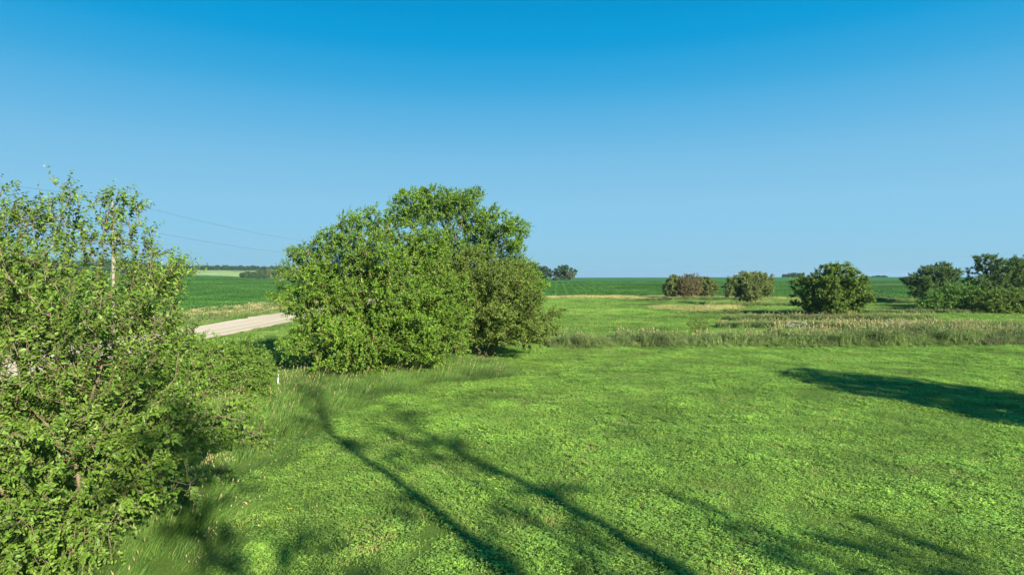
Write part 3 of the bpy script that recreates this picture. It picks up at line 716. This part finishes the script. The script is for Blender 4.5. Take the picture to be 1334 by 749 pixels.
# --- shrub behind the mulberry, beside the white stake
bush('leafy_shrub', 'low dark green shrub beside the white stake at the edge of the long grass', 283, 27,
     [(0, 0, 1.4, 2.3, 1.6, 1.4), (-1.2, 0, 1.6, 1.4, 1.3, 1.4), (1.0, -.3, 1.2, 1.4, 1.2, 1.2)], 3000, .13, 1.2, .14, M_tall, M_bark, 47, nst=7, reach=.8, cat='shrub', thin=.03, per=2, L=.25, nl=8, lsize=.095, rtrunk=.05, rough=.3, zmin=.1, spread=.7)
# --- mid-distance trees
bush('round_tree', 'dense dark green tree with uneven top, alone in the middle of the right meadow', 1084, 79,
     [(0, 0, 3.3, 4.0, 3.6, 2.9), (-2.0, 0, 4.1, 2.1, 2, 1.9), (1.7, 0, 4.2, 2.2, 2, 1.9), (-.3, 0, 5.7, 1.9, 1.7, 1.2), (2.1, 0, 2.5, 1.7, 2, 1.3), (-2.1, 0, 2.4, 1.8, 2.2, 1.5)],
     3800, .36, 3, .42, M_mid, M_bark_dark, 51, nst=6, clus=(170, 1.0, .8), reach=1.4, thin=.06, per=4, L=.55, nl=9, lsize=.25, rtrunk=.2, rough=.35, zmin=.7)
bush('round_tree', 'rounded olive tree on a short trunk, between the rusty shrub and the dark tree', 977, 110,
     [(0, 0, 3.3, 3.9, 3.6, 2.6), (-1.8, 0, 2.8, 2.3, 2, 2.0), (1.6, 0, 3.8, 2.3, 2.2, 2.0), (0, 0, 4.6, 2.0, 1.8, 1.2)],
     3000, .36, 3, .42, M_olive2, M_bark_dark, 53, nst=4, clus=(150, .9, .8), reach=.8, thin=.07, per=5, L=.55, nl=9, lsize=.24, rtrunk=.22, rough=.25, zmin=1.0)
gF = None
bush('field_shrub', 'dull green shrub on the left of the rusty one at the field edge', 879, 138, [(0, 0, 2.6, 2.5, 2.3, 2.5), (.3, 0, 4.0, 1.3, 1.2, 1.3)], 1500, .36, 3, .42, M_olive2, M_bark_dark, 55, cat='shrub', nst=5, reach=.9, thin=.07, per=5, L=.5, nl=9, lsize=.26, rtrunk=.1)
bush('field_shrub', 'rusty brown half-dead shrub in the middle of three at the field edge', 898, 136, [(0, 0, 2.8, 2.5, 2.0, 2.7), (.8, 0, 4.0, 1.8, 1.4, 1.5)], 1300, .36, 3, .42, M_brown, M_bark, 57, cat='shrub', nst=5, reach=.9, thin=.07, per=3, L=.55, nl=8, lsize=.22, rtrunk=.1)
bush('field_shrub', 'olive shrub on the right of the rusty one at the field edge', 919, 140, [(0, 0, 2.5, 2.6, 2.2, 2.3), (-.5, 0, 3.7, 1.8, 1.3, 1.2)], 1500, .36, 3, .42, M_olive2, M_bark_dark, 59, cat='shrub', nst=5, reach=.9, thin=.07, per=5, L=.5, nl=9, lsize=.26, rtrunk=.1)
# --- right group
bush('broad_tree', 'dark green tree with flat spreading top, left behind the vine mound', 1213, 116,
     [(0, 0, 4.5, 4.7, 3.6, 2.7), (.5, 0, 6.6, 3.6, 2.4, 1.4), (-2.5, 0, 3.2, 2.7, 2.2, 2.2), (3.2, 0, 5.4, 2.2, 2, 1.8)], 2300, .4, 3, .5, M_dark, M_bark_dark, 61, nst=5, clus=(95, 1.0, .6), reach=1.4, thin=.07, per=4, L=.65, nl=9, lsize=.26, rtrunk=.22, rough=.35, zmin=.8)
bush('broad_tree', 'tall dark green tree at the right edge above the vine mound', 1299, 93,
     [(0, 0, 4.7, 3.8, 3.4, 3.4), (-1.4, 0, 6.6, 2.2, 2, 1.7), (1.8, 0, 6.3, 2.4, 2, 1.9), (-1.8, 0, 3.2, 2.6, 2.2, 2.4)], 2400, .4, 3, .5, M_dark, M_bark_dark, 63, nst=5, clus=(95, 1.0, .65), reach=1.4, thin=.07, per=4, L=.6, nl=9, lsize=.24, rtrunk=.22, rough=.35, zmin=.7)
bush('broad_tree', 'dark tree cut by the right edge of the photo', 1342, 95,
     [(0, 0, 4.6, 3.6, 3.4, 3.4), (-1.0, 0, 6.8, 2.2, 2, 1.7), (1.8, 0, 6.0, 2.4, 2, 1.9)], 2000, .4, 3, .5, M_dark, M_bark_dark, 65, nst=5, clus=(80, 1.0, .65), reach=1.4, thin=.07, per=4, L=.6, nl=9, lsize=.24, rtrunk=.22, rough=.35, zmin=.5)
bush('vine_mound', 'low smooth mound of vine-covered shrub in front of the right-hand trees', 1246, 91,
     [(0, 0, 1.3, 5.3, 3.0, 2.6), (.6, 0, 2.1, 3.6, 2.6, 2.2), (-2.6, 0, 1.1, 2.8, 2.4, 1.5)], 1800, .4, 3, .42, M_vine, M_bark_dark, 67, cat='shrub', nst=6, reach=1.8, thin=.07, per=4, L=.45, nl=8, lsize=.22, rtrunk=.08, rough=.12, shell=.3, zmin=.1)
bush('leafy_shrub', 'bushy shrub under the right-edge trees with lighter green leaves', 1306, 87,
     [(0, 0, 1.5, 3.8, 2.2, 1.9), (2.0, 0, 1.7, 2.6, 2.0, 1.9), (-2.2, 0, 1.7, 2.0, 1.6, 1.3)], 1500, .4, 3, .45, M_mid, M_bark_dark, 69, cat='shrub', nst=6, reach=1.5, thin=.07, per=4, L=.5, nl=8, lsize=.22, rtrunk=.08, rough=.3, zmin=.1)
bush('leafy_shrub', 'small dark weed shrub poking up from the tall grass strip', 911, 55, [(0, 0, 1.2, 1.0, .6, .8)], 350, .13, 1.5, .15, M_mid, M_bark_dark, 71, cat='shrub', nst=4, reach=.4, thin=.04, per=1, L=.3, nl=7, lsize=.10, rtrunk=.03)
# --- trees behind and beside the camera that throw the long shadows on the lawn
bush('shade_tree', 'round tree outside the right edge of the frame casting a broad shadow', 0, 14.5, [(0, 0, 6.0, 3.9, 3.8, 4.0), (0, 0, 3.2, 4.0, 4, 2.6)], 2400, .45, 3, .5, M_mid, M_bark_dark, 73, nst=4, reach=1.0, thin=.08, per=4, L=.6, nl=8, lsize=.26, rtrunk=.2).location = (28.6, 14.0, float(H(28.6, 14.0)))
def limb_tree():
    b = np.array([12.4, -6.8, float(H(12.4, -6.8))]); r = np.random.default_rng(77)
    pos, par, rad = [], [], []
    def limb(start, pts, r0, r1, nb=0, lb=1, sub=5, lo=.2):
        pts = [np.array(p, float) for p in pts]
        if start is not None: pts = [pos[start]] + pts
        m = len(pts); out = []
        for i in range(m - 1):      # Catmull-Rom through the points
            p0, p1, p2, p3 = pts[max(i - 1, 0)], pts[i], pts[i + 1], pts[min(i + 2, m - 1)]
            for u in np.arange(sub) / sub: out.append(.5 * ((2 * p1) + (p2 - p0) * u + (2 * p0 - 5 * p1 + 4 * p2 - p3) * u * u + (3 * p1 - p0 - 3 * p2 + p3) * u ** 3))
        out.append(pts[-1])
        if start is not None: out = out[1:]
        i0 = len(pos); pr = -1 if start is None else start
        for i, q in enumerate(out):
            pos.append(q + (r.normal(0, .03, 3) if start is not None else 0)); par.append(pr); pr = len(pos) - 1; rad.append(r0 + (r1 - r0) * i / len(out))
        i1 = len(pos)
        for k in range(nb):
            s = min(int(i0 + (i1 - i0) * (lo + (1 - lo) * (k + .6) / nb)), i1 - 1); d = unit(np.array([r.normal(), r.normal(), abs(r.normal()) * .6 + .2])) * lb * r.uniform(.5, 1.2)
            p0 = pos[s]; pr2 = s
            for u in np.linspace(0, 1, 7)[1:]:
                pos.append(p0 + d * u + np.array([0, 0, .2 * math.sin(u * 3)])); par.append(pr2); pr2 = len(pos) - 1; rad.append(.035 * (1.15 - u))
        return i1 - 1 if nb == 0 else i0 + (i1 - i0) // 2
    f = limb(None, [(0, 0, -.1), (.1, 0, 2), (0, .1, 4.2)], .42, .34)
    limb(f, [(-1.5, 1.2, 6.2), (-1.95, 1.5, 8), (-1.9, 1.8, 10.3), (-2.3, 2.1, 12.4), (-1.9, 2.9, 14.3), (-1.2, 3.4, 15.6)], .26, .05, 16, 1.3)
    limb(f, [(1.2, .2, 6.2), (1.75, .5, 8.4), (2.2, .4, 10.7), (1.95, .4, 12.2), (1.9, .7, 14.6)], .28, .06, 16, 1.4)
    g_ = limb(5, [(2.0, -.2, 5), (4.2, .2, 7.5), (5.6, .6, 9.0)], .14, .05, 10, 1.5)
    limb(7, [(-2, .3, 5.6), (-4.3, .4, 7.4), (-6.6, .6, 8.6), (-7.3, .9, 10.6)], .15, .05, 24, 1.5, 5, .5)
    limb(g_, [(6.0, .5, 7.6), (7.9, .7, 9.0)], .07, .03, 8, 1.2)
    limb(9, [(-.2, .8, 6), (.1, 1.4, 9), (.3, 1.8, 12.2)], .12, .04, 10, 1.2)
    P = np.array(pos); Q = np.array(par); rr = np.array(rad)
    root = bpy.data.objects.new('forked_tree', None); COL.objects.link(root); root.location = b
    tag(root, 'tall forked tree behind the camera throwing two long limb shadows over the lawn', 'tree')
    V, F = tubes(P, Q, rr, 0, 7); link('trunk', mesh_np('trunk', V, F, M_bark, smooth=True), root)
    V, F, rn, seg, k = sprigs(P, Q, rr, None, .034, 5, .55, 8, .13, 5, keep=.8)
    tag(link('crown', mesh_np('crown', V, F, M_mid, rn), root), kind='stuff')
limb_tree()

# --- distant trees: a few built once, then copied with their parts
def copy_tree(root, name, loc, s, rz, label, group):
    o = root.copy(); COL.objects.link(o); o.location = loc; o.scale = s; o.rotation_euler = (0, 0, rz); o.name = name
    o['label'] = label; o['group'] = group
    for ch in root.children:
        c = ch.copy(); COL.objects.link(c); c.parent = o
    return o
fars = []
r = np.random.default_rng(91)
def far_proto(i, leafm, nm):
    lob = [(0, 0, 6, 4.8, 4.6, 4.6), (-2.2, 0, 4.5, 3.2, 3, 3.4), (2.4, .5, 5.0, 3.2, 3, 3.6), (r.uniform(-1, 1), 0, 8.4, 3.0, 2.8, 2.2)]
    lob = [tuple(np.array(l) * r.uniform(.9, 1.1)) for l in lob]
    return lambda label, group, loc, s: tree_far(nm, label, group, loc, s, lob, leafm, 100 + i)
def tree_far(nm, label, group, loc, s, lob, leafm, seed):
    b = bush(nm, label, 0, 100, lob, 420, .7, 5, .9, leafm, M_bark_dark, seed, nst=3, reach=1.0, group=group, thin=.2, per=3, L=1.1, nl=7, lsize=.8, rtrunk=.3, sides=4, zmin=.5, rough=.4)
    b.location = loc; b.scale = s; return b
specs = []
ORD = ['first', 'second', 'third', 'fourth', 'fifth', 'sixth', 'seventh', 'eighth', 'ninth', 'tenth', 'eleventh']
gJ = 'trees on the skyline left of the right-hand soybean field'
for px, Y, top, wpx, lab in ((684, 400, 345, 30, 'far tree half hidden by the roadside clump, leftmost on the skyline of the right field'), (706, 402, 348, 26, 'smaller far round tree standing between two others on the skyline'), (735, 400, 346.5, 28, 'rightmost far round dark tree on the skyline beside the roadside clump')):
    specs.append((px, Y, top, wpx, lab, gJ, 0))
specs.append((724, 380, 361, 9, 'small pale bush at the foot of the far skyline trees', gJ, 2))
specs.append((743, 385, 355, 11, 'paler low tree at the foot of the rightmost far skyline tree', gJ, 2))
gK = 'trees in the hollow left of the road'
for i, px in enumerate((317, 323, 330, 337, 344, 351, 358, 366, 374, 384, 396)):
    specs.append((px, 470 + 12 * (i % 3), 352.5 + [2.5, 1.2, 2.0, -.5, .2, -.8, .3, -.2, .5, 0, .5][i], 10.5, ORD[i] + ' tree from the left in the far row in the hollow past the left soybeans', gK, 2 if i > 3 and i % 2 else 0))
gL = 'trees beyond the left soybean field'
for i, px in enumerate(range(-20, 245, 11)):
    specs.append((px + r.uniform(-2, 2), 590 + 15 * (i % 3), [338, 341, 336, 343, 340][i % 5] + 8 * max(0, (px - 150) / 90), 19, 'far tree of the dark row behind the left soybean hill', gL, 0))
gM = 'trees along the wooded ridge'
for i in range(62):
    px = 165 + i * 4.6
    specs.append((px + r.uniform(-1.5, 1.5), 1040 + 40 * (i % 3), 346.2 + r.uniform(-.9, .9) + 3.6 * max(0, abs(px - 285) / 160) ** 1.3, r.uniform(9, 12), 'far tree in the wood along the left horizon ridge', gM, 0))
gN = 'trees peeping over the right-hand ridge'
for i, (px, top) in enumerate(((1022, 357.5), (1028, 356.3), (1034, 355.6), (1041, 356.2), (1138, 359.6), (1144, 359), (1151, 359.2))):
    specs.append((px, 640, top, 9, ORD[i] + ' tree from the left of those peeping over the crest of the right soybeans', gN, 0))
protos = [far_proto(0, M_far, 'far_tree'), far_proto(1, M_far, 'far_tree'), far_proto(2, M_farpale, 'far_tree'), far_proto(3, M_far, 'far_tree')]
built = {}
ci = 0
for px, Y, top, wpx, lab, grp, kind in specs:
    X = (px - 667) / PXW * Y; z = float(H(X, Y)); ht = CAMH + (360 - top) / PXW * Y - z; wd = wpx * Y / PXW
    key = 2 if kind == 2 else [0, 1, 3][ci % 3]; ci += 1
    sc3 = (wd / 10.5, wd / 10.5, ht / 10.4)
    if key not in built: built[key] = protos[key](lab, grp, (X, Y, z), sc3)
    else: copy_tree(built[key], 'far_tree', (X, Y, z), sc3, r.uniform(0, 6.28), lab, grp)

# ------------------------------------------------------------------ utility poles and wires
t = NT('weathered_pole_wood'); mp = t.n('ShaderNodeMapping'); mp.inputs['Scale'].default_value = (6, 6, .4); t.l(t.pos(), mp.inputs[0])
n = t.noise(3, 6, .7, mp.outputs[0]); M_pole = t.surf(t.ramp(n, [(.3, (.17, .15, .13)), (.7, (.33, .31, .28))]), .9, .1, 0, n, .5, .02)
M_steel = NT('galvanised_steel').surf((.35, .36, .37), .45, .5)
M_porc = NT('insulator_porcelain').surf((.22, .20, .19), .3, .5)
M_wire = NT('aluminium_wire').surf((.10, .12, .15), .5, .4)
def cyl(name, p0, p1, r0, r1, mat, parent, sides=12, rings=2):
    p0 = np.array(p0, float); p1 = np.array(p1, float); pos = [p0 + (p1 - p0) * u for u in np.linspace(0, 1, rings)]
    V, F = tubes(np.array(pos), np.array([-1] + list(range(rings - 1))), np.linspace(r0, r1, rings), 0, sides)
    m = mesh_np(name, V, F, mat, smooth=True)
    nv = len(V); import bmesh; bm = bmesh.new(); bm.from_mesh(m); bm.verts.ensure_lookup_table()
    bm.faces.new([bm.verts[i] for i in range(nv - sides, nv)]); bm.faces.new([bm.verts[i] for i in range(sides)][::-1]); bm.normal_update(); bm.to_mesh(m); bm.free()
    return link(name, m, parent)
PX, HP = -36.3, 12.1
def pole(y, label):  # wood pole with its top pin, insulator, bracket and tag
    z = float(H(PX, y)); e = bpy.data.objects.new('utility_pole', None); COL.objects.link(e); e.location = (PX, y, z); tag(e, label, 'utility pole', 'utility poles along the road')
    p = cyl('pole_shaft', (0, 0, -.3), (0, 0, HP - z), .17, .115, M_pole, e, 14, 8)
    cyl('top_pin', (0, 0, HP - z - .05), (0, 0, HP - z + .25), .02, .02, M_steel, e, 6)
    cyl('insulator', (0, 0, HP - z + .2), (0, 0, HP - z + .4), .07, .045, M_porc, e, 10, 3)
    cyl('neutral_bracket', (.1, 0, HP - z - 1.95), (.3, 0, HP - z - 1.95), .025, .025, M_steel, e, 6)
    cyl('ground_wire', (.16, -.03, .2), (.125, -.03, HP - z - .4), .008, .008, M_steel, e, 5)
    cyl('pole_tag', (.02, -.175, 2.2), (.02, -.155, 2.2), .06, .06, M_steel, e, 8)
    return e
ys_pole = [-27, 57, 141]
pole(57, 'weathered grey utility pole standing behind the left mulberry tree'); pole(141, 'utility pole hidden behind the roadside clump of trees'); pole(-27, 'utility pole behind the camera beside the road')
def wire(dx, dz, sag, label):
    pos = []
    for a, b in zip(ys_pole[:-1], ys_pole[1:]):
        for u in np.linspace(0, 1, 25)[(0 if not pos else 1):]: pos.append((PX + dx, a + (b - a) * u, HP + dz - sag * 4 * u * (1 - u)))
    n = len(pos); V, F = tubes(np.array(pos), np.array([-1] + list(range(n - 1))), np.full(n, .012), 0, 5)
    tag(link('power_line', mesh_np('power_line', V, F, M_wire, smooth=True)), label, 'wire')
wire(0, .4, .9, 'upper power line strung from the top of the utility pole'); wire(.3, -1.95, .9, 'lower power line strung beneath the top wire of the utility pole')

# ------------------------------------------------------------------ small things
t = NT('white_plastic'); n = t.noise(20, 4); M_stake = t.surf(t.ramp(n, [(.3, (.55, .56, .52)), (.6, (.8, .8, .78))]), .5, .4)
X, Y, Z = at(361, 30.6)
e = bpy.data.objects.new('marker_stake', None); COL.objects.link(e); e.location = (X, Y, Z); e.rotation_euler = (0, R(3), 0); tag(e, 'short white marker stake standing in the long grass left of the clump', 'stake')
cyl('stake_shaft', (0, 0, -.1), (0, 0, .66), .03, .028, M_stake, e, 10, 4); cyl('stake_cap', (0, 0, .655), (0, 0, .69), .036, .03, M_stake, e, 10)

def weed(name, label, px, Y, h, nleaf, ls, mat, seed, headm=None, nhead=0, hs=.05, cat='weed', nst=3, group=None):
    X = (px - 667) / PXW * Y; r = np.random.default_rng(seed); e = bpy.data.objects.new(name, None); COL.objects.link(e); e.location = (X, Y, float(H(X, Y))); tag(e, label, cat, group)
    P, A, N_, S, T = [], [], [], [], []
    for s in range(nst):
        d = np.array([r.normal(.12, .15), r.normal(0, .15), 1.]) * h * r.uniform(.75, 1.05); o = np.array([r.normal(0, .05), r.normal(0, .05), 0])
        V, F = tubes(np.array([o, o + d * .5 + r.normal(0, .02, 3), o + d]), np.array([-1, 0, 1]), np.array([.012, .009, .005]) * (h + .2), 0, 5); link('stem', mesh_np('stem', V, F, mat, np.full(len(F), .4)), e)
        T.append(o + d)
        for k in range(nleaf):
            u = .12 + .85 * k / nleaf; th = k * 2.4 + s; P.append(o + d * u); A.append([math.cos(th), math.sin(th), .55]); N_.append([-.4 * math.cos(th), -.4 * math.sin(th), 1]); S.append(ls * (1.1 - .5 * u) * r.uniform(.8, 1.1))
    V, F = ovate_np(np.array(P), np.array(A), np.array(N_), np.array(S), np.array(S) * .38); link('leaves', mesh_np('leaves', V, F, mat, np.repeat(r.uniform(.3, .9, len(P)), 6)), e)['kind'] = 'stuff'
    if headm:
        for q in T:
            P, A, N_ = [], [], []
            for k in range(nhead): th = k * 2.4; rr = hs * 1.6 * math.sqrt(k / nhead); P.append(q + np.array([rr * math.cos(th), rr * math.sin(th), .01])); A.append([math.cos(th), math.sin(th), .2]); N_.append([0, 0, 1.])
            s = np.full(len(P), hs); V, F = leaves_np(np.array(P), np.array(A), np.array(N_), s, s * .8); link('flower_head', mesh_np('flower_head', V, F, headm, np.full(len(F), .5)), e)
    return e
weed('milkweed_plant', 'broad-leaved upright milkweed in the shade beside the mulberry tree', 250, 15.2, .9, 9, .2, M_mulb, 3, nst=1)
weed('milkweed_plant', 'pale broad-leaved weed at the foot of the roadside clump', 512, 35.4, .55, 9, .24, M_mulb, 5, nst=3)
weed('dry_stalk', 'lone tan weed stalk standing on the lawn by the broad shadow', 1144, 27.8, .6, 3, .1, M_seed, 7, M_seed, 8, .03, nst=2)
weed('dry_stalk', 'short tan tuft at the left tip of the broad lawn shadow', 1027, 34.2, .28, 6, .16, M_seed, 8, M_seed, 8, .05, nst=8)
weed('dandelion', 'small yellow flower in the lawn between the two limb shadows', 692, 17.6, .12, 3, .08, M_clover, 9, M_yellow, 14, .022, cat='flower', nst=1)
weed('dandelion', 'tiny yellow flower in the lawn near the left limb shadow', 375, 14.6, .12, 3, .08, M_clover, 10, M_yellow, 14, .022, cat='flower', nst=1)
r = np.random.default_rng(12)
for i in range(16):
    px = (1025 + r.uniform(0, 24)) if i < 9 else (1152 + r.uniform(0, 34)); Y = (57 + r.uniform(-1.5, 1.5)) if i < 9 else (60 + r.uniform(-1, 1))
    weed('wild_carrot', 'white flat-topped flower in the pale patch left of the lone dark tree' if i < 9 else 'white flat-topped flower in the weeds right of the lone dark tree', px, Y, r.uniform(.9, 1.35), 4, .12, M_reed, 40 + i, M_white, 14, .085, cat='flower', nst=3,
         group='white flowers left of the tree foot' if i < 9 else 'white flowers right of the tree foot')
# brown dead brush in the strip on the right
def brush(px, Y):
    X = (px - 667) / PXW * Y; r = np.random.default_rng(3); pos = []; par = []; rad = []
    for k in range(22):
        o = np.array([r.normal(0, .5), r.normal(0, .3), 0]); d = np.array([r.normal(0, .5), r.normal(0, .3), r.uniform(.3, .75)]); pp = -1
        for u in np.linspace(0, 1, 5): pos.append(o + d * u + np.array([0, 0, .15 * math.sin(u * 3)])); par.append(pp); pp = len(pos) - 1; rad.append(.035 * (1.1 - u))
    V, F = tubes(np.array(pos), np.array(par), np.array(rad) * .7, 0, 5); m = mesh_np('dead_brush', V, F, M_bark_dark, np.full(len(F), .6))
    tag(link('dead_brush', m, None, (X, Y, float(H(X, Y)))), 'tangle of reddish brown dead branches at the right end of the weed strip', 'brush')
brush(1302, 49.3)

# ------------------------------------------------------------------ summer haze
hz = NT('summer_haze'); hz.t.nodes.remove(hz.out); hz.out = hz.n('ShaderNodeOutputMaterial')
pv = hz.n('ShaderNodeVolumePrincipled'); pv.inputs['Color'].default_value = (.5, .74, 1.0, 1); pv.inputs['Density'].default_value = .00011; pv.inputs['Anisotropy'].default_value = .2
hz.l(pv.outputs[0], hz.out.inputs['Volume'])
x0, x1, y0, y1, z0, z1 = -7200, 7200, -7200, 7200, -60, 40
V = [(a, b, c) for a in (x0, x1) for b in (y0, y1) for c in (z0, z1)]
F = [(0, 1, 3, 2), (4, 6, 7, 5), (0, 4, 5, 1), (2, 3, 7, 6), (0, 2, 6, 4), (1, 5, 7, 3)]
hm = bpy.data.meshes.new('haze'); hm.from_pydata(V, [], F); hm.materials.append(hz.m)
tag(link('haze', hm), kind='stuff')
